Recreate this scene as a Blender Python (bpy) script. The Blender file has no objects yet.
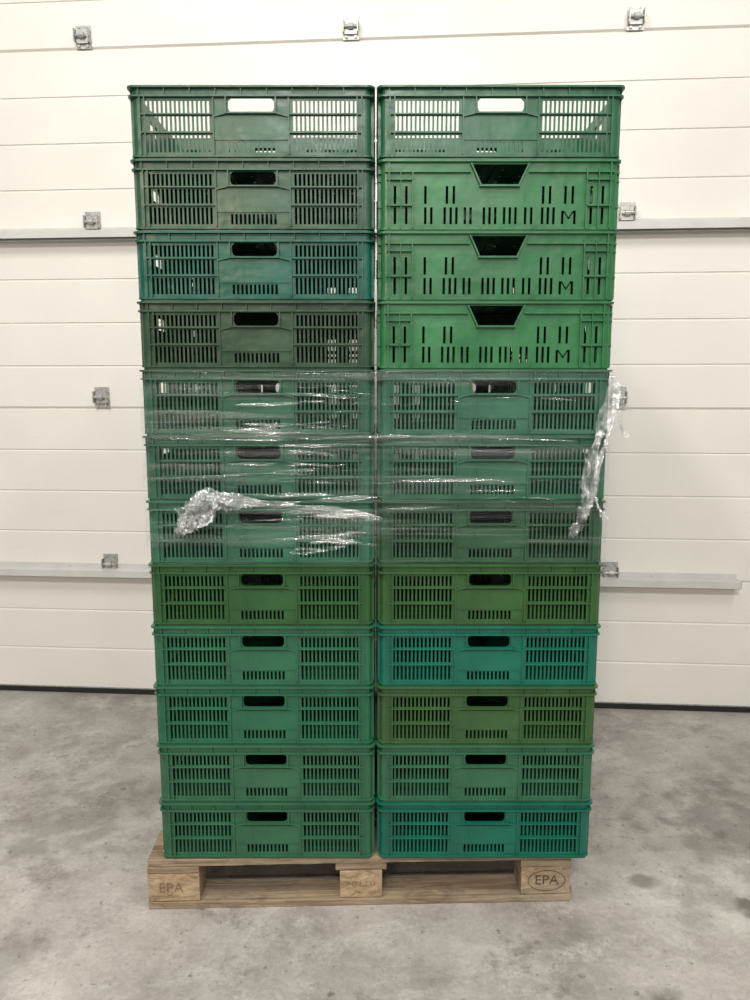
import bpy, bmesh, math, random
from mathutils import Vector, Matrix, noise
random.seed(7)
scene = bpy.context.scene
scene.view_settings.view_transform = 'Standard'
scene.view_settings.look = 'None'
COL = scene.collection

def lin(c):
    out = []
    for v in c:
        v = v/255.0
        out.append(v/12.92 if v <= 0.04045 else ((v+0.055)/1.055)**2.4)
    return (out[0], out[1], out[2], 1.0)

# ------------------------------------------------------------ materials
def newmat(name):
    m = bpy.data.materials.new(name)
    m.use_nodes = True
    nt = m.node_tree
    for n in list(nt.nodes):
        nt.nodes.remove(n)
    out = nt.nodes.new('ShaderNodeOutputMaterial')
    return m, nt, out

def N(nt, t, **kw):
    n = nt.nodes.new(t)
    for k, v in kw.items():
        setattr(n, k, v)
    return n

def noise_node(nt, vec, scale, detail=4, rough=0.55, dist=0.0):
    n = N(nt, 'ShaderNodeTexNoise')
    n.inputs['Scale'].default_value = scale
    n.inputs['Detail'].default_value = detail
    n.inputs['Roughness'].default_value = rough
    n.inputs['Distortion'].default_value = dist
    nt.links.new(vec, n.inputs['Vector'])
    return n.outputs['Fac']

def ramp(nt, fac, stops):
    r = N(nt, 'ShaderNodeValToRGB')
    els = r.color_ramp.elements
    while len(els) < len(stops):
        els.new(0.5)
    for e, (p, c) in zip(els, stops):
        e.position = p
        e.color = c if len(c) == 4 else (c[0], c[1], c[2], 1)
    nt.links.new(fac, r.inputs['Fac'])
    return r.outputs['Color']

def mapping(nt, scale=(1, 1, 1), coord='Object', loc=(0, 0, 0)):
    tc = N(nt, 'ShaderNodeTexCoord')
    mp = N(nt, 'ShaderNodeMapping')
    mp.inputs['Scale'].default_value = scale
    mp.inputs['Location'].default_value = loc
    nt.links.new(tc.outputs[coord], mp.inputs['Vector'])
    return mp.outputs['Vector']

def mixc(nt, fac, a, b, mode='MIX'):
    m = N(nt, 'ShaderNodeMix', data_type='RGBA', blend_type=mode)
    for s, v in ((0, fac), (6, a), (7, b)):
        if hasattr(v, 'links') or isinstance(v, bpy.types.NodeSocket):
            nt.links.new(v, m.inputs[s])
        else:
            m.inputs[s].default_value = v
    return m.outputs[2]

def bump(nt, h, strength, dist):
    b = N(nt, 'ShaderNodeBump')
    b.inputs['Strength'].default_value = strength
    b.inputs['Distance'].default_value = dist
    nt.links.new(h, b.inputs['Height'])
    return b.outputs['Normal']

def plastic(name, rgb, rough=0.42, dust=0.11):
    m, nt, out = newmat(name)
    p = N(nt, 'ShaderNodeBsdfPrincipled')
    v = mapping(nt)
    f = noise_node(nt, v, 9, 6, 0.65)
    b0 = lin(rgb)
    base = tuple(.74*x for x in b0[:3])
    lo = tuple(x*0.78 for x in base)+(1,)
    hi = tuple(min(1, x*1.18+0.002) for x in base)+(1,)
    c = ramp(nt, f, [(0.3, lo), (0.7, hi)])
    v2 = mapping(nt, (12, 12, 90))
    f2 = noise_node(nt, v2, 1.0, 5, 0.7)
    d = ramp(nt, f2, [(0.55, (0, 0, 0)), (0.8, (dust, dust, dust))])
    c2 = mixc(nt, d, c, lin((98, 116, 92)))
    nt.links.new(c2, p.inputs['Base Color'])
    r = ramp(nt, f, [(0.3, (rough-.08,)*3), (0.7, (rough+.12,)*3)])
    nt.links.new(r, p.inputs['Roughness'])
    v3 = mapping(nt)
    f3 = noise_node(nt, v3, 14, 2, 0.5)
    b1 = N(nt, 'ShaderNodeBump')
    b1.inputs['Strength'].default_value = .45
    b1.inputs['Distance'].default_value = .008
    nt.links.new(f3, b1.inputs['Height'])
    b2 = N(nt, 'ShaderNodeBump')
    b2.inputs['Strength'].default_value = .12
    b2.inputs['Distance'].default_value = .002
    nt.links.new(f2, b2.inputs['Height'])
    nt.links.new(b1.outputs[0], b2.inputs['Normal'])
    nt.links.new(b2.outputs[0], p.inputs['Normal'])
    nt.links.new(p.outputs[0], out.inputs[0])
    return m

def simple(name, rgb, rough=0.5, metal=0.0, nscale=30, var=0.15, bstr=0.0):
    m, nt, out = newmat(name)
    p = N(nt, 'ShaderNodeBsdfPrincipled')
    v = mapping(nt)
    f = noise_node(nt, v, nscale, 4)
    b = lin(rgb)
    c = ramp(nt, f, [(0.3, tuple(x*(1-var) for x in b[:3])), (0.7, tuple(min(1, x*(1+var)) for x in b[:3]))])
    nt.links.new(c, p.inputs['Base Color'])
    p.inputs['Roughness'].default_value = rough
    p.inputs['Metallic'].default_value = metal
    if bstr:
        nt.links.new(bump(nt, f, bstr, 0.002), p.inputs['Normal'])
    nt.links.new(p.outputs[0], out.inputs[0])
    return m

def door_mat():
    m, nt, out = newmat('door_panel_white')
    p = N(nt, 'ShaderNodeBsdfPrincipled')
    v = mapping(nt)
    f = noise_node(nt, v, 1.3, 5)
    c = ramp(nt, f, [(0.3, lin((217, 214, 207))), (0.7, lin((227, 224, 217)))])
    v2 = mapping(nt, (1.0, 1.0, 4.0))
    g = noise_node(nt, v2, 5, 8, 0.75)
    gm = ramp(nt, g, [(0.58, (0, 0, 0)), (0.85, (.22, .22, .22))])
    c = mixc(nt, gm, c, lin((170, 165, 155)))
    nt.links.new(c, p.inputs['Base Color'])
    p.inputs['Roughness'].default_value = 0.42
    e = noise_node(nt, v, 160, 3)
    nt.links.new(bump(nt, e, 0.18, 0.002), p.inputs['Normal'])
    nt.links.new(p.outputs[0], out.inputs[0])
    return m

def floor_mat():
    m, nt, out = newmat('polished_concrete')
    p = N(nt, 'ShaderNodeBsdfPrincipled')
    v = mapping(nt)
    big = noise_node(nt, v, 1.6, 12, 0.72, 0.2)
    c = ramp(nt, big, [(0.36, lin((128, 123, 116))), (0.5, lin((163, 158, 151))), (0.64, lin((186, 182, 175)))])
    mid = noise_node(nt, v, 5.2, 12, 0.82, 0.3)
    sm = ramp(nt, mid, [(0.51, (0, 0, 0)), (0.62, (.55, .55, .55))])
    c = mixc(nt, sm, c, lin((200, 197, 190)))
    dk = noise_node(nt, v, 3.7, 14, 0.84, 0.2)
    dm = ramp(nt, dk, [(0.36, (.75, .75, .75)), (0.47, (0, 0, 0))])
    c = mixc(nt, dm, c, lin((112, 106, 99)))
    sp = noise_node(nt, v, 34, 4, 0.6)
    spm = ramp(nt, sp, [(0.31, (.6, .6, .6)), (0.37, (0, 0, 0))])
    c = mixc(nt, spm, c, lin((92, 86, 80)))
    vs_ = mapping(nt, (1.2, 9, 1))
    sc = noise_node(nt, vs_, 1.6, 10, 0.75, 0.2)
    scm = ramp(nt, sc, [(0.56, (0, 0, 0)), (0.7, (.3, .3, .3))])
    c = mixc(nt, scm, c, lin((200, 197, 192)))
    fine = noise_node(nt, v, 70, 8, 0.85)
    fm = ramp(nt, fine, [(0.3, (.72, .72, .72)), (0.7, (1.12, 1.12, 1.12))])
    c = mixc(nt, 1.0, c, fm, 'MULTIPLY')
    for (sx, sy, sr, st) in ((1.10, 1.92, .06, .85), (.80, 2.05, .04, .6), (.69, 1.60, .05, .8), (-1.56, 2.54, .15, .75),
                             (-1.45, 2.2, .22, .35), (1.2, 2.35, .30, .5), (-1.05, 2.35, .28, .45), (1.5, 2.75, .2, .35),
                             (.95, 2.0, .14, .4), (-.95, 1.75, .12, .3), (-.55, 1.62, .10, .25), (.15, 1.66, .09, .22)):
        tc = N(nt, 'ShaderNodeTexCoord')
        sub = N(nt, 'ShaderNodeVectorMath', operation='SUBTRACT')
        sub.inputs[1].default_value = (sx, sy, 0)
        nt.links.new(tc.outputs['Object'], sub.inputs[0])
        wob = N(nt, 'ShaderNodeTexNoise')
        wob.inputs['Scale'].default_value = 12
        wob.inputs['Detail'].default_value = 6
        nt.links.new(tc.outputs['Object'], wob.inputs['Vector'])
        mul = N(nt, 'ShaderNodeMath', operation='MULTIPLY_ADD')
        mul.inputs[1].default_value = sr*3.2
        mul.inputs[2].default_value = -sr*1.6
        nt.links.new(wob.outputs['Fac'], mul.inputs[0])
        ln = N(nt, 'ShaderNodeVectorMath', operation='LENGTH')
        nt.links.new(sub.outputs[0], ln.inputs[0])
        ad = N(nt, 'ShaderNodeMath', operation='ADD')
        nt.links.new(ln.outputs['Value'], ad.inputs[0])
        nt.links.new(mul.outputs[0], ad.inputs[1])
        mr = N(nt, 'ShaderNodeMapRange')
        mr.inputs['From Min'].default_value = sr*0.3
        mr.inputs['From Max'].default_value = sr
        mr.inputs['To Min'].default_value = st
        mr.inputs['To Max'].default_value = 0
        nt.links.new(ad.outputs[0], mr.inputs['Value'])
        c = mixc(nt, mr.outputs[0], c, lin((92, 86, 79)))
    nt.links.new(c, p.inputs['Base Color'])
    r = ramp(nt, mid, [(0.3, (.28, .28, .28)), (0.7, (.50, .50, .50))])
    nt.links.new(r, p.inputs['Roughness'])
    nt.links.new(bump(nt, fine, 0.10, 0.002), p.inputs['Normal'])
    nt.links.new(p.outputs[0], out.inputs[0])
    return m

def wood(name, a, b, dark, scale=(1.2, 22, 22)):
    m, nt, out = newmat(name)
    p = N(nt, 'ShaderNodeBsdfPrincipled')
    v = mapping(nt, scale)
    f = noise_node(nt, v, 2.2, 8, 0.75, 0.8)
    c = ramp(nt, f, [(0.32, lin(dark)), (0.46, lin(a)), (0.64, lin(b))])
    v2 = mapping(nt, (.6, 1, 1.5))
    s = noise_node(nt, v2, 11, 9, 0.8)
    sm = ramp(nt, s, [(0.50, (0, 0, 0)), (0.66, (.7, .7, .7))])
    c = mixc(nt, sm, c, lin(dark))
    g2 = noise_node(nt, v2, 5, 5, 0.6)
    gm = ramp(nt, g2, [(0.48, (0, 0, 0)), (0.68, (.5, .5, .5))])
    c = mixc(nt, gm, c, lin((150, 142, 128)))
    nt.links.new(c, p.inputs['Base Color'])
    p.inputs['Roughness'].default_value = 0.88
    nt.links.new(bump(nt, f, 0.9, 0.005), p.inputs['Normal'])
    nt.links.new(p.outputs[0], out.inputs[0])
    return m

def film_mat(name, lo, hi, scale, milky=0.35, rough=0.13, bs=0.6, r0=.42, r1=.72):
    m, nt, out = newmat(name)
    v = mapping(nt, scale)
    f = noise_node(nt, v, 1.0, 7, 0.65, 0.3)
    fac = ramp(nt, f, [(r0, (lo,)*3), (r1, (hi,)*3)])
    tr = N(nt, 'ShaderNodeBsdfTransparent')
    tr.inputs['Color'].default_value = (.99, .995, .995, 1)
    gl = N(nt, 'ShaderNodeBsdfGlossy')
    gl.inputs['Roughness'].default_value = rough
    gl.inputs['Color'].default_value = (1, 1, 1, 1)
    df = N(nt, 'ShaderNodeBsdfDiffuse')
    df.inputs['Color'].default_value = (.85, .87, .87, 1)
    nrm = bump(nt, f, bs, 0.01)
    nt.links.new(nrm, gl.inputs['Normal'])
    nt.links.new(nrm, df.inputs['Normal'])
    m1 = N(nt, 'ShaderNodeMixShader')
    m1.inputs[0].default_value = milky
    nt.links.new(gl.outputs[0], m1.inputs[1])
    nt.links.new(df.outputs[0], m1.inputs[2])
    m2 = N(nt, 'ShaderNodeMixShader')
    nt.links.new(fac, m2.inputs[0])
    nt.links.new(tr.outputs[0], m2.inputs[1])
    nt.links.new(m1.outputs[0], m2.inputs[2])
    nt.links.new(m2.outputs[0], out.inputs[0])
    return m

# ------------------------------------------------------------ mesh helpers
def finish(bm, name, mats, parent=None, smooth=False, weld=False):
    bmesh.ops.recalc_face_normals(bm, faces=bm.faces)
    me = bpy.data.meshes.new(name)
    bm.to_mesh(me)
    bm.free()
    for mt in mats:
        me.materials.append(mt)
    if smooth:
        for pl in me.polygons:
            pl.use_smooth = True
    ob = bpy.data.objects.new(name, me)
    COL.objects.link(ob)
    if parent:
        ob.parent = parent
    return ob

def box(bm, x0, x1, y0, y1, z0, z1, mi=0):
    vs = [bm.verts.new((x, y, z)) for x in (x0, x1) for y in (y0, y1) for z in (z0, z1)]
    for idx in ((0, 1, 3, 2), (4, 6, 7, 5), (0, 4, 5, 1), (2, 3, 7, 6), (0, 2, 6, 4), (1, 5, 7, 3)):
        f = bm.faces.new([vs[i] for i in idx])
        f.material_index = mi

def prism(bm, pts, a0, a1, P):
    A = [bm.verts.new(P(u, v, a0)) for u, v in pts]
    B = [bm.verts.new(P(u, v, a1)) for u, v in pts]
    bm.faces.new(A)
    bm.faces.new(B[::-1])
    n = len(pts)
    for i in range(n):
        j = (i+1) % n
        bm.faces.new((A[i], B[i], B[j], A[j]))

def cyl(bm, c, axis, r, h, seg=16):
    M = Vector((0, 0, 1)).rotation_difference(Vector(axis)).to_matrix().to_4x4()
    bmesh.ops.create_cone(bm, cap_ends=True, segments=seg, radius1=r, radius2=r, depth=h,
                          matrix=Matrix.Translation(c) @ M)

def grid_panel(bm, us, vs, holes, w0, w1, P):
    us = sorted(set([round(u, 5) for u in us] + [round(h[k], 5) for h in holes for k in (0, 1)]))
    vs = sorted(set([round(v, 5) for v in vs] + [round(h[k], 5) for h in holes for k in (2, 3)]))
    nu, nv = len(us)-1, len(vs)-1
    solid = [[True]*nv for _ in range(nu)]
    for i in range(nu):
        cu = (us[i]+us[i+1])/2
        for j in range(nv):
            cv = (vs[j]+vs[j+1])/2
            for h in holes:
                if h[0] < cu < h[1] and h[2] < cv < h[3]:
                    solid[i][j] = False
                    break
    cache = {}
    def V(i, j, k):
        key = (i, j, k)
        if key not in cache:
            cache[key] = bm.verts.new(P(us[i], vs[j], w1 if k else w0))
        return cache[key]
    for i in range(nu):
        for j in range(nv):
            if not solid[i][j]:
                continue
            bm.faces.new((V(i, j, 0), V(i+1, j, 0), V(i+1, j+1, 0), V(i, j+1, 0)))
            bm.faces.new((V(i, j, 1), V(i, j+1, 1), V(i+1, j+1, 1), V(i+1, j, 1)))
            if i == 0 or not solid[i-1][j]:
                bm.faces.new((V(i, j, 0), V(i, j+1, 0), V(i, j+1, 1), V(i, j, 1)))
            if i == nu-1 or not solid[i+1][j]:
                bm.faces.new((V(i+1, j, 0), V(i+1, j, 1), V(i+1, j+1, 1), V(i+1, j+1, 0)))
            if j == 0 or not solid[i][j-1]:
                bm.faces.new((V(i, j, 0), V(i, j, 1), V(i+1, j, 1), V(i+1, j, 0)))
            if j == nv-1 or not solid[i][j+1]:
                bm.faces.new((V(i, j+1, 0), V(i+1, j+1, 0), V(i+1, j+1, 1), V(i, j+1, 1)))

def rr(hx, hy, r, seg=5):
    pts = []
    for cx, cy, a0 in ((hx-r, hy-r, 0), (-hx+r, hy-r, 90), (-hx+r, -hy+r, 180), (hx-r, -hy+r, 270)):
        for k in range(seg+1):
            a = math.radians(a0+90*k/seg)
            pts.append((cx+r*math.cos(a), cy+r*math.sin(a)))
    return pts

def ring(bm, hx, hy, r, wid, z0, z1):
    o = rr(hx, hy, r)
    i_ = rr(hx-wid, hy-wid, max(r-wid, .002))
    n = len(o)
    L = []
    for pts, z in ((o, z0), (o, z1), (i_, z1), (i_, z0)):
        L.append([bm.verts.new((x, y, z)) for x, y in pts])
    for a in range(4):
        b = (a+1) % 4
        for k in range(n):
            m = (k+1) % n
            bm.faces.new((L[a][k], L[a][m], L[b][m], L[b][k]))

def corner_shells(bm, hx, hy, r, t, z0, z1, seg=5):
    for sx, sy in ((1, 1), (-1, 1), (-1, -1), (1, -1)):
        cx, cy = sx*(hx-r), sy*(hy-r)
        pts = []
        for k in range(seg+1):
            a = math.pi/2*k/seg
            pts.append((cx+sx*r*math.cos(a), cy+sy*r*math.sin(a)))
        for k in range(seg, -1, -1):
            a = math.pi/2*k/seg
            pts.append((cx+sx*(r-t)*math.cos(a), cy+sy*(r-t)*math.sin(a)))
        prism(bm, pts, z0, z1, lambda u, v, w: (u, v, w))

H = 0.1687
BX, BY, RAD, T = .291, .189, .014, .003

def sides(fn, bm):
    for s in (-1, 1):
        fn(lambda u, v, w, s=s: (u, s*(BY+w), v), BX, True)
    for s in (-1, 1):
        fn(lambda u, v, w, s=s: (s*(BX+w), u, v), BY, False)

def rib(bm, P, u0, u1, v0, v1, w0, w1):
    prism(bm, [(u0, v0), (u1, v0), (u1, v1), (u0, v1)], w0, w1, P)

def crate_floor(bm):
    # closed base plate with small drain holes and stiffening ribs underneath
    holes = []
    for i in range(10):
        for j in range(6):
            x = -.240+i*.0525
            y = -.150+j*.058
            holes.append((x, x+.006, y, y+.006))
    grid_panel(bm, [-BX+.004, BX-.004], [-BY+.004, BY-.004], holes, .004, .007, lambda u, v, w: (u, v, w))
    for i in range(5):
        x = -.2+i*.1
        box(bm, x-.001, x+.001, -BY+.006, BY-.006, .0012, .0039)

def make_crate_slotted():
    bm = bmesh.new()
    def face(P, hl, lng):
        holes = []
        ZA, ZB, ZC = (.1085, .1365), (.067, .1015), (.018, .0580)
        if lng:
            n, start, hw, plate = 15, -.2575, .056, .090
        else:
            n, start, hw, plate = 7, -.158, .045, .075
        for k in range(n):
            u = start+.0107*k
            for z in (ZA, ZB, ZC):
                holes.append((u, u+.0060, z[0], z[1]))
                holes.append((-u-.0060, -u, z[0], z[1]))
        m = 5 if lng else 3
        for k in range(-m, m+1):
            holes.append((k*.0107-.0030, k*.0107+.0030, .018, .042))
        holes.append((-hw, hw, .110, .142))
        grid_panel(bm, [-(hl-RAD), hl-RAD], [.002, H-.002], holes, -T, 0, P)
        c = .010
        for s in (-1, 1):
            prism(bm, [(s*hw, .110), (s*(hw-c), .110), (s*(hw-.003), .113), (s*hw, .110+c)], -T, 0, P)
            prism(bm, [(s*hw, .142), (s*(hw-c*.7), .142), (s*hw, .142-c*.7)], -T, 0, P)
        rib(bm, P, -hw-.006, hw+.006, .1055, .109, 0, .008)
        rib(bm, P, -hw-.006, -hw-.003, .109, .1455, 0, .008)
        rib(bm, P, hw+.003, hw+.006, .109, .1455, 0, .008)
        for s in (-1, 1):
            prism(bm, [(s*(hw+.006), .109), (s*(hw+.006), .105), (s*plate, .098), (s*plate, .102)], 0, .006, P)
        rib(bm, P, -plate, plate, .046, .099, 0, .0022)
        for s in (-1, 1):
            a, b = sorted((s*plate, s*(plate+.003)))
            rib(bm, P, a, b, .012, .144, 0, .006)
            e = hl-.0165
            for off in (.004, .0155):
                a, b = sorted((s*(e-off), s*(e-off-.003)))
                rib(bm, P, a, b, .010, .145, 0, .007)
            a, b = sorted((s*(plate+.003), s*(hl-.02)))
            rib(bm, P, a, b, .1035, .1063, 0, .006)
            rib(bm, P, a, b, .0612, .0642, 0, .006)
        step = .062
        u = -(hl-.02)
        while u < hl-.018:
            rib(bm, P, u-.001, u+.001, .148, .1650, 0, .007)
            u += step
    sides(face, bm)
    corner_shells(bm, BX, BY, RAD, T, .002, H-.002)
    ring(bm, .3010, .1985, .018, .0125, H-.0042, H)
    ring(bm, .2990, .1968, .016, .0102, .1440, .1478)
    ring(bm, .2955, .1935, .016, .0065, .0065, .0105)
    ring(bm, .2915, .1895, .014, .012, 0, .003)
    crate_floor(bm)
    bmesh.ops.recalc_face_normals(bm, faces=bm.faces)
    me = bpy.data.meshes.new('slotted_crate_mesh')
    bm.to_mesh(me); bm.free()
    return me

def make_crate_solid():
    bm = bmesh.new()
    def face(P, hl, lng):
        holes = []
        up, lo = (.066, .108), (.018, .058)
        if lng:
            ups = [-.185, -.132, -.115, .105, .122, .160, .178, -.260, -.232, .224, .252]
            los = [-.260, -.232, .224, .252, -.185, -.170, -.137, -.122, -.108, -.087, -.073, -.040, -.026, -.012,
                   .010, .024, .038, .062, .077, .104, .118, .132, .154, .184]
            hw = .070
            edge = .212
        else:
            ups = [-.160, -.138, .132, .154, -.095, .095]
            los = [-.160, -.138, .132, .154, -.095, -.08, -.05, -.035, -.01, .005, .03, .045, .08, .095]
            hw = .055
            edge = .115
        for u in ups:
            holes.append((u, u+.0062, up[0], up[1]))
        for u in los:
            if u in (.154, .184) and lng:
                holes.append((u, u+.0062, .018, .050))
            else:
                holes.append((u, u+.0062, lo[0], lo[1]))
        if lng:
            for k in range(5):
                holes.append((.1602+k*.0024, .1602+(k+1)*.0024, .044-k*.0036, .050-k*.0036))
                holes.append((.184-(k+1)*.0024, .184-k*.0024, .044-k*.0036, .050-k*.0036))
        holes.append((-hw, hw, .110, .159))
        grid_panel(bm, [-(hl-RAD), hl-RAD], [.002, H-.002], holes, -T, 0, P)
        for s in (-1, 1):
            prism(bm, [(s*hw, .110), (s*(hw-.024), .110), (s*hw, .159)], -T, 0, P)
            prism(bm, [(s*(hw+.003), .160), (s*(hw-.001), .160), (s*(hw-.025), .110), (s*(hw-.021), .110)], 0, .009, P)
            a, b = sorted((s*edge, s*(edge+.003)))
            rib(bm, P, a, b, .008, .148, 0, .008)
            e = hl-.018
            a, b = sorted((s*e, s*(e-.003)))
            rib(bm, P, a, b, .008, .162, 0, .008)
            mid = (edge+hl-.018)/2
            a, b = sorted((s*mid-.001, s*mid+.001))
            rib(bm, P, a, b, .008, .148, 0, .008)
            a, b = sorted((s*edge, s*(hl-.014)))
            rib(bm, P, a, b, .121, .124, 0, .008)
            rib(bm, P, a, b, .060, .063, 0, .008)
            a, b = sorted((s*(hw+.001), s*(hl-.01)))
            rib(bm, P, a, b, .139, .1425, 0, .007)
        rib(bm, P, -hw+.020, hw-.020, .1055, .110, 0, .009)
    sides(face, bm)
    corner_shells(bm, BX, BY, RAD, T, .002, H-.002)
    ring(bm, .2990, .1965, .017, .0105, H-.005, H)
    ring(bm, .2950, .1925, .016, .0055, .0045, .0105)
    ring(bm, .2915, .1895, .014, .012, 0, .003)
    crate_floor(bm)
    bmesh.ops.recalc_face_normals(bm, faces=bm.faces)
    me = bpy.data.meshes.new('solid_crate_mesh')
    bm.to_mesh(me); bm.free()
    return me

# ------------------------------------------------------------ floor + wall
M_floor = floor_mat()
bm = bmesh.new()
box(bm, -7, 7, -5, 4.6, -.12, 0)
finish(bm, 'floor', [M_floor])

YAW = -math.radians(4.2)
WALLPOS = Vector((0, 3.372, 0))
wm = simple('wall_paint', (205, 202, 195), .7, 0, 6, .05)
bm = bmesh.new()
box(bm, -6.4, 6.4, .07, .2, 0, 5.2)
w = finish(bm, 'wall_back', [wm])
w.location = WALLPOS; w.rotation_euler = (0, 0, YAW)

door = bpy.data.objects.new('door_1', None)
COL.objects.link(door)
door.location = WALLPOS; door.rotation_euler = (0, 0, YAW)
M_door = door_mat()
M_rail = simple('rail_grey_white', (196, 195, 190), .4, .0, 12, .06)
M_galv = simple('galvanised_steel', (176, 176, 172), .45, .55, 60, .25)
M_rub = simple('black_rubber', (24, 24, 25), .7, 0, 40, .3)
joints = [.605+.765*k for k in range(-1, 6)]
bm = bmesh.new()
prof = [(0.0, .028)]
zs = []
for jz in joints:
    for k in range(4):
        zs.append((jz+.765*k/4, k == 0))
zs = sorted(z for z in zs if .04 < z[0] < 4.7)
for z, isj in zs:
    if isj:
        prof += [(0, z-.007), (.007, z-.0045), (.011, z-.002), (.011, z+.001), (.004, z+.004), (0, z+.008)]
    else:
        prof += [(0, z-.008), (.0045, z-.0035), (.0045, z+.0005), (0, z+.003)]
prof.append((0, 4.75))
fr = [[bm.verts.new((x, y, z)) for y, z in prof] for x in (-6, 6)]
bk = [[bm.verts.new((x, .045, z)) for z in (.028, 4.75)] for x in (-6, 6)]
for i in range(len(prof)-1):
    bm.faces.new((fr[0][i], fr[1][i], fr[1][i+1], fr[0][i+1]))
bm.faces.new((bk[0][0], bk[0][1], bk[1][1], bk[1][0]))
bm.faces.new((fr[0][0], bk[0][0], bk[1][0], fr[1][0]))
bm.faces.new((fr[0][-1], fr[1][-1], bk[1][1], bk[0][1]))
for k in (0, 1):
    bm.faces.new(fr[k]+[bk[k][1], bk[k][0]])
finish(bm, 'ribbed_panels', [M_door], door)
bm = bmesh.new()
box(bm, -6, 6, -.012, .05, .0, .022, 0)
box(bm, -6, 6, -.004, .05, .023, .0275, 1)
finish(bm, 'bottom_seal', [M_rub, M_galv], door)

def rail(name, x0, x1, z):
    bm = bmesh.new()
    d, h, t = .062, .036, .003
    pts = [(-.004, z+h+.016), (-.004, z+h), (-d, z+h-.006), (-d, z), (-d+t, z), (-d+t, z+h-.006-t), (-.004, z+h-t-.001),
           (-.001, z+h-t), (-.001, z+h+.016)]
    A = [bm.verts.new((x0, y, q)) for y, q in pts]
    B = [bm.verts.new((x1, y, q)) for y, q in pts]
    n = len(pts)
    bm.faces.new(A); bm.faces.new(B[::-1])
    for i in range(n):
        j = (i+1) % n
        bm.faces.new((A[i], B[i], B[j], A[j]))
    box(bm, x0, x1, -.030, -.001, z-.004, z-.001)
    for xe in (x0, x1):
        box(bm, xe-.002, xe+.002, -d, -.001, z-.002, z+h-.007)
    x = x0+.2
    while x < x1:
        cyl(bm, (x, -.006, z+h+.008), (0, 1, 0), .006, .005, 8)
        x += .385
    finish(bm, name, [M_rail], door)
rail('stiffener_rail_upper', -5.5, 5.2, 2.112)
rail('stiffener_rail_lower', -5.5, 1.612, .590)

def hinge(name, x, z):
    bm = bmesh.new()
    box(bm, x-.034, x+.034, -.005, -.001, z+.012, z+.046)
    box(bm, x-.034, x+.034, -.005, -.001, z-.046, z-.012)
    box(bm, x-.026, x+.026, -.016, -.005, z+.006, z+.028)
    box(bm, x-.026, x+.026, -.016, -.005, z-.028, z-.006)
    for s in (-1, 1):
        box(bm, x+s*.030-.002, x+s*.030+.002, -.036, -.001, z-.026, z+.026)
        for zz in (-.036, .036):
            cyl(bm, (x+s*.019, -.008, z+zz), (0, 1, 0), .006, .007, 6)
    cyl(bm, (x, -.022, z), (1, 0, 0), .007, .072, 12)
    cyl(bm, (x, -.022, z), (1, 0, 0), .012, .022, 14)
    finish(bm, name, [M_galv], door)
k = 1
for hx in (-1.25, -.10, 1.06, 2.21, -2.4):
    for hz in (2.945, 2.185, 1.42, .655):
        hinge('hinge_%d' % k, hx, hz-(0 if hz > 1 else .012)); k += 1

# ------------------------------------------------------------ pallet
pal = bpy.data.objects.new('euro_pallet', None)
COL.objects.link(pal)
W1 = wood('pallet_board_wood', (138, 119, 96), (170, 151, 124), (86, 70, 54))
W2 = wood('pallet_block_wood', (158, 134, 104), (190, 166, 134), (100, 80, 60), (8, 20, 20))
INK = simple('burnt_mark', (74, 58, 44), .9, 0, 120, .3)
INK2 = simple('faded_mark', (118, 98, 76), .9, 0, 120, .3)
PT = .1515
def wobbly(name, boxes, mat):
    bm = bmesh.new()
    for (x0, x1, y0, y1, z0, z1) in boxes:
        n = 24 if (x1-x0) > .3 else 3
        xs = [x0+(x1-x0)*i/n for i in range(n+1)]
        rows = []
        sd = random.random()*50
        for x in xs:
            j = lambda k: (abs(noise.noise(Vector((x*14, k*3.1+sd, sd))))*.0045)
            rows.append([bm.verts.new(q) for q in ((x, y0+j(1), z0), (x, y1-j(2), z0), (x, y1-j(3), z1), (x, y0+j(4), z1-j(5)*.5))])
        bm.faces.new(rows[0]); bm.faces.new(rows[-1][::-1])
        for a, b in zip(rows, rows[1:]):
            for q in range(4):
                r_ = (q+1) % 4
                bm.faces.new((a[q], a[r_], b[r_], b[q]))
    ob = finish(bm, name, [mat], pal)
    bv = ob.modifiers.new('bev', 'BEVEL'); bv.width = .0025; bv.segments = 2; bv.limit_method = 'ANGLE'
    return ob
L = .6
g = .0003
yy = [(0, .145), (.190, .290), (.3275, .4725), (.510, .610), (.655, .8)]
wobbly('top_boards', [(-L+random.uniform(0, .008), L-random.uniform(0, .008), a, b, PT-.022+g, PT-.0004) for a, b in yy], W1)
wobbly('cross_boards', [(c-.0725, c+.0725, .002, .798, PT-.044+g, PT-.022-g) for c in (-.5275, 0, .5275)], W1)
wobbly('blocks', [(c-w2, c+w2, a, b, .022+g, PT-.044-g) for c, w2 in ((-.5275, .0725), (0, .060), (.5275, .070))
                  for a, b in ((.003, .100), (.3275, .4725), (.70, .797))], W2)
wobbly('bottom_boards', [(-L, L, a, b, .0005, .022-g) for a, b in ((0, .100), (.3275, .4725), (.70, .8))], W1)
bm = bmesh.new()
for c in (-.56, -.50, -.03, .03, .50, .56):
    for a, b in yy:
        for q in (.3, .7):
            cyl(bm, (c, a+(b-a)*q, PT-.0012), (0, 0, 1), .004, .0020, 10)
finish(bm, 'nails', [M_galv], pal)

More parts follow.
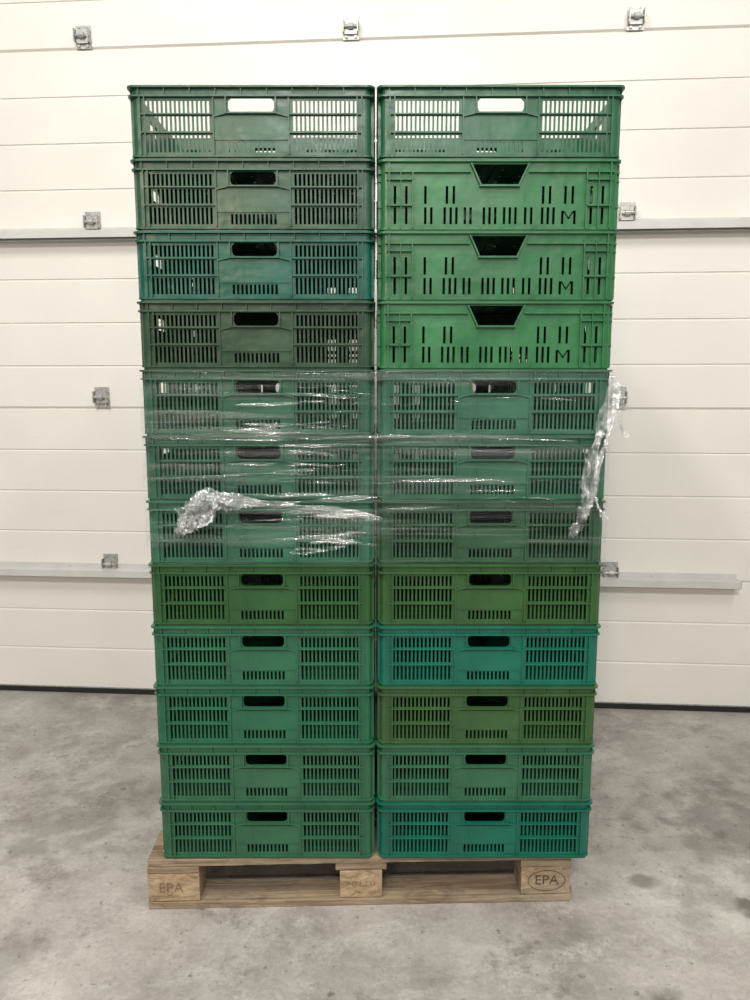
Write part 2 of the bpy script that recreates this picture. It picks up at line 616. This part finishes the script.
def text_mesh(s, size, loc, name, mat):
    cu = bpy.data.curves.new(name, 'FONT')
    cu.body = s; cu.size = size; cu.align_x = 'CENTER'; cu.align_y = 'CENTER'; cu.extrude = .0004
    cu.offset = -.0006
    to = bpy.data.objects.new('tmp', cu)
    COL.objects.link(to)
    bpy.context.view_layer.update()
    me = bpy.data.meshes.new_from_object(to.evaluated_get(bpy.context.evaluated_depsgraph_get()))
    bpy.data.objects.remove(to)
    me.materials.clear(); me.materials.append(mat)
    ob = bpy.data.objects.new(name, me)
    COL.objects.link(ob)
    ob.parent = pal
    ob.rotation_euler = (math.pi/2, 0, 0)
    ob.location = loc
    return ob
text_mesh('EPA', .042, (-.535, .0022, .064), 'burnt_letters_1', INK2)
text_mesh('EPA', .042, (.530, .0022, .066), 'burnt_letters_2', INK)
text_mesh('II-EPA-7 33', .018, (0, .0022, .066), 'burnt_letters_3', INK)
bm = bmesh.new()
n = 40
o1 = []; o2 = []
for i in range(n):
    a = 2*math.pi*i/n
    o1.append(bm.verts.new((.530+.054*math.cos(a), .0020, .065+.032*math.sin(a))))
    o2.append(bm.verts.new((.530+.0522*math.cos(a), .0020, .065+.0304*math.sin(a))))
for i in range(n):
    j = (i+1) % n
    bm.faces.new((o1[i], o1[j], o2[j], o2[i]))
finish(bm, 'burnt_oval', [INK], pal)
bm = bmesh.new()
for a in range(5):
    prism(bm, [(.596, .03+a*.004), (.60+.012*random.random(), .018+a*.004), (.602, .034+a*.004)], .004, .008,
          lambda u, v, w_: (u, w_, v))
finish(bm, 'splinters', [W2], pal)
pal.location = (-.0395, 1.945, 0)
pal.rotation_euler = (0, 0, math.radians(1.7))

# ------------------------------------------------------------ crates
SL = make_crate_slotted()
SO = make_crate_solid()
SL.materials.append(None); SO.materials.append(None)
left = [(38, 92, 66), (44, 88, 64), (0, 94, 76), (44, 78, 52), (46, 98, 74), (52, 102, 80), (52, 112, 86), (44, 96, 48),
        (42, 110, 78), (34, 108, 76), (50, 108, 76), (46, 106, 74)]
right = [(38, 102, 68), (48, 118, 70), (46, 114, 68), (48, 120, 70), (58, 112, 88), (52, 106, 80), (48, 92, 62), (52, 98, 48),
         (0, 112, 90), (56, 98, 50), (50, 110, 78), (0, 108, 86)]
mats = {}
def cm(rgb):
    if rgb not in mats:
        mats[rgb] = plastic('green_plastic_%d' % len(mats), rgb, rough=.32)
    return mats[rgb]
FRONT = 1.9280
XL, XR = -.3002, .3052
for row in range(12):
    zb = PT + .0003 + (11-row)*(H+.0001)
    for ci, cols in enumerate((left, right)):
        for back in (0, 1):
            rgb = cols[row]
            solid = (ci == 1 and row in (1, 2, 3))
            if back:
                rgb = random.choice(left if ci == 0 else right) if row > 3 else cols[row]
                solid = False
            ob = bpy.data.objects.new('plastic_crate', SO if solid else SL)
            COL.objects.link(ob)
            ob.material_slots[0].link = 'OBJECT'
            ob.material_slots[0].material = cm(rgb)
            x = (XL if ci == 0 else XR) + random.uniform(-.001, .001) * (0 if back else 1)
            y = FRONT+.1985 + (.4015 if back else random.uniform(-.0012, .0008))
            ob.location = (x, y, zb)
            ob.rotation_euler = (0, 0, math.radians(random.uniform(-.10, .10)))

# ------------------------------------------------------------ stretch wrap
wrap = bpy.data.objects.new('stretch_film_wrap', None)
COL.objects.link(wrap)
F1 = film_mat('clear_stretch_film', .006, .13, (1.3, 1.3, 46), .20, .16, .45, .50, .78)
F2 = film_mat('bunch_and_glint_film', .0, .60, (7, 7, 85), .25, .12, .7, .45, .70)  # real film bunches, and the ribbons that stand in for glints
F3 = film_mat('crumpled_film', .16, .80, (26, 26, 26), .45, .14, .8, .38, .66)
F4 = film_mat('thin_torn_film', .06, .65, (22, 22, 22), .35, .14, .8, .40, .66)
CX = (XL+XR)/2
def film_loop(name, z0, z1, off, mat, amp, seed, nz=60):
    bm = bmesh.new()
    hx, hy = .6045+off, .4010+off
    cy = FRONT+.1985+.2008
    r = .018
    base = rr(hx, hy, r, 5)
    per = []
    m = len(base)
    for i in range(m):
        a = Vector(base[i]); b = Vector(base[(i+1) % m])
        l = (b-a).length
        n = max(1, int(l/.013))
        for q in range(n):
            p = a.lerp(b, q/n)
            c = Vector((max(-hx+r, min(hx-r, p.x)), max(-hy+r, min(hy-r, p.y))))
            nn = (p-c).normalized()
            per.append((p.x, p.y, nn.x, nn.y))
    rows = []
    for j in range(nz+1):
        tz = j/nz
        r_ = []
        for (x, y, nx, ny) in per:
            ez0 = z0 + .014*noise.noise(Vector((x*4, y*4, seed)))
            ez1 = z1 + .006*noise.noise(Vector((x*5, y*5, seed+9)))
            z = ez0+(ez1-ez0)*tz
            nn = noise.noise(Vector((x*2.2+seed, y*2.2, z*26)))*amp + noise.noise(Vector((x*7+seed, y*7, z*70)))*amp*.4
            nn = abs(nn)*min(1, (abs(abs(x)-hx)+abs(abs(y)-hy))*8)
            r_.append(bm.verts.new((CX+x+nx*nn, cy+y+ny*nn, z)))
        rows.append(r_)
    n = len(per)
    for j in range(nz):
        for i in range(n):
            k2 = (i+1) % n
            bm.faces.new((rows[j][i], rows[j][k2], rows[j+1][k2], rows[j+1][i]))
    return finish(bm, name, [mat], wrap, smooth=True)
film_loop('film_layer', 1.0, 1.500, .0010, F1, .002, 3.3, 90)
film_loop('film_layer_mid', 1.05, 1.40, .0030, F1, .002, 8.1, 70)

def ribbon(name, pts, width, mat, fold=.006, seed=0, nu=80, nv=10, tw=0.0, dens=30):
    bm = bmesh.new()
    P = [Vector(p) for p in pts]
    def at(t):
        s = t*(len(P)-1); i = min(int(s), len(P)-2); f = s-i
        p0 = P[max(i-1, 0)]; p1 = P[i]; p2 = P[i+1]; p3 = P[min(i+2, len(P)-1)]
        return .5*((2*p1)+(-p0+p2)*f+(2*p0-5*p1+4*p2-p3)*f*f+(-p0+3*p1-3*p2+p3)*f**3)
    rows = []
    for i in range(nu+1):
        t = i/nu
        c = at(t); d = (at(min(t+.01, 1))-at(max(t-.01, 0))).normalized()
        up = d.cross(Vector((0, 1, 0))).normalized()
        out_ = up.cross(d).normalized()
        wv = width(t) if callable(width) else width
        ang = tw*math.sin(t*7+seed)
        r_ = []
        for j in range(nv+1):
            s = j/nv-.5
            a = s*wv
            q = Vector((t*dens*.4+seed, s*dens*.35, seed*2.1))
            f1 = noise.noise(q)*fold*2 + noise.noise(q*3.1)*fold*.6
            f2 = noise.noise(q*2+Vector((9, 3, 1)))*fold
            pos = c + up*(a*math.cos(ang)+f2) + out_*(a*math.sin(ang)) + Vector((0, -abs(f1), 0))
            r_.append(bm.verts.new(pos))
        rows.append(r_)
    for a, b in zip(rows, rows[1:]):
        for j in range(nv):
            bm.faces.new((a[j], a[j+1], b[j+1], b[j]))
    return finish(bm, name, [mat], wrap, smooth=True)
Y = FRONT-.006
tp = lambda wd: (lambda t: wd*(.06+math.sin(math.pi*t)**.7))
ribbon('bunch_1', [(-.35, Y, 1.165), (-.25, Y, 1.15), (-.1, Y, 1.135), (.02, Y, 1.12)], tp(.034), F2, .002, 1.3, nv=14)
ribbon('bunch_2', [(-.33, Y-.002, 1.16), (-.2, Y-.002, 1.16), (-.06, Y-.002, 1.175), (.02, Y-.002, 1.18)], tp(.014), F2, .002, 4.1)
ribbon('bunch_3', [(-.58, Y, 1.225), (-.4, Y, 1.23), (-.1, Y, 1.215), (.2, Y, 1.222), (.57, Y, 1.215)], tp(.008), F2, .0010, 6.7, nu=140)
ribbon('bunch_5', [(-.22, Y-.001, 1.03), (-.14, Y-.001, 1.05), (-.07, Y-.001, 1.07), (.0, Y-.001, 1.12)], tp(.036), F2, .003, 2.2, nv=14)
ribbon('bunch_6', [(-.58, Y, 1.33), (-.3, Y, 1.325), (.1, Y, 1.335), (.58, Y, 1.32)], tp(.006), F2, .0010, 12.7, nu=140)
for q in range(20):  # thin pale ribbons added to imitate glints on the film
    x0 = random.uniform(-.40, -.12); ln_ = random.uniform(.12, .34); x1 = min(x0+ln_, .03)
    z0 = random.uniform(1.03, 1.47); dz = random.uniform(-.025, .02)
    ribbon('glint_streak_%d' % (q+1), [(x0, Y, z0), ((x0+x1)/2, Y-.001, z0+dz*.3), (x1, Y, z0+dz)], tp(random.uniform(.004, .011)),
           F2, .0010, 20+q*1.7, nu=60, nv=6)
for q in range(7):  # fewer, narrower ribbons added as glints on the right
    x0 = random.uniform(-.05, .30); x1 = x0+random.uniform(.1, .26)
    z0 = random.uniform(1.10, 1.47)
    ribbon('glint_streak_right_%d' % (q+1), [(x0, Y, z0), ((x0+x1)/2, Y-.001, z0+.003), (x1, Y, z0+random.uniform(-.01, .01))],
           tp(random.uniform(.003, .006)), F2, .0010, 60+q*1.7, nu=60, nv=6)
dzT = .010
for q, (pts, wd) in enumerate([
        ([(-.505, Y-.01, 1.095), (-.49, Y-.03, 1.11), (-.46, Y-.035, 1.135), (-.42, Y-.04, 1.16), (-.36, Y-.03, 1.17)], .065),
        ([(-.495, Y-.02, 1.075), (-.48, Y-.04, 1.10), (-.46, Y-.03, 1.14), (-.41, Y-.05, 1.155), (-.355, Y-.02, 1.145)], .05),
        ([(-.485, Y-.02, 1.13), (-.45, Y-.05, 1.14), (-.41, Y-.055, 1.17), (-.37, Y-.03, 1.15)], .06),
        ([(-.47, Y-.03, 1.10), (-.44, Y-.05, 1.12), (-.42, Y-.055, 1.15), (-.43, Y-.03, 1.17)], .045)]):
    pts = [(a, b, c+dzT) for a, b, c in pts]
    ribbon('tuft_%d' % (q+1), pts, lambda t, wd=wd: wd*(.55+.6*math.sin(math.pi*min(t*1.1, 1))), F3, .011, 3.7*q+1, nu=60, nv=22, tw=.9, dens=30)
ribbon('tuft_tail', [(-.37, Y-.02, 1.17), (-.33, Y-.008, 1.165), (-.27, Y-.003, 1.16)], lambda t: .045*(1-t)+.006, F3, .005, 5.5, nu=40, nv=14)
ribbon('torn_tail_1', [(.597, Y-.004, 1.49), (.590, Y-.01, 1.42), (.572, Y-.015, 1.35), (.552, Y-.015, 1.27), (.547, Y-.015, 1.18),
                       (.535, Y-.015, 1.12), (.512, Y-.008, 1.09)], lambda t: .018+.030*math.sin(t*8)**2, F4, .006, 7.2, nu=120, nv=14, tw=.8, dens=44)
ribbon('torn_tail_2', [(.608, Y-.008, 1.47), (.606, Y-.012, 1.39), (.588, Y-.015, 1.33), (.568, Y-.02, 1.26), (.563, Y-.02, 1.19),
                       (.580, Y-.018, 1.14), (.596, Y-.01, 1.12)], lambda t: .008+.010*math.sin(t*7+1)**2, F3, .004, 2.9, nu=120, nv=10, tw=1.0, dens=44)
ribbon('torn_tail_4', [(.540, Y-.012, 1.15), (.525, Y-.018, 1.12), (.515, Y-.015, 1.095), (.508, Y-.01, 1.075)],
       lambda t: .034*(1-.5*t), F4, .008, 5.1, nu=50, nv=14, tw=.9, dens=30)
ribbon('torn_tail_3', [(.614, Y, 1.47), (.626, Y-.01, 1.43), (.622, Y-.01, 1.37), (.640, Y, 1.33)], lambda t: .008+.016*t, F4, .005, 8.9, nu=50, nv=10, tw=1.0, dens=30)

# ------------------------------------------------------------ lights, world, camera
def area(name, loc, sx, sy, power, col=(1, .965, .91), target=None):
    ld = bpy.data.lights.new(name, 'AREA')
    ld.shape = 'RECTANGLE'; ld.size = sx; ld.size_y = sy
    ld.energy = power; ld.color = col
    ob = bpy.data.objects.new(name, ld)
    COL.objects.link(ob)
    ob.location = loc
    if target:
        ob.rotation_euler = (Vector(target)-Vector(loc)).to_track_quat('-Z', 'Y').to_euler()
    return ob
WC = (1, .968, .922)
area('ceiling_lamp', (-1.6, .4, 5.0), .4, 1.6, 132, col=WC)
area('ceiling_lamp', (1.9, .0, 5.0), .4, 1.6, 90, col=WC)
area('ceiling_lamp', (-.2, -2.6, 4.8), 1.6, .5, 195, target=(0, 2, .8), col=WC)
area('ceiling_lamp', (-3.0, -8.5, 4.6), .8, .5, 150, col=(1, .85, .62), target=(0, 2, 1.2))
area('ceiling_lamp', (1.6, -8.5, 4.6), 1.4, .4, 80, target=(0, 2, 1.2))
world = bpy.data.worlds.new('hall_ambient')
scene.world = world
world.use_nodes = True
bg = world.node_tree.nodes['Background']
bg.inputs[0].default_value = (.98, .975, .97, 1)
bg.inputs[1].default_value = .36

cam = bpy.data.cameras.new('camera')
cam.sensor_fit = 'VERTICAL'; cam.sensor_height = 24; cam.lens = 18
co = bpy.data.objects.new('camera', cam)
COL.objects.link(co)
co.location = (0, 0, 1.45)
co.rotation_euler = (math.radians(90-8.3), 0, 0)
scene.camera = co
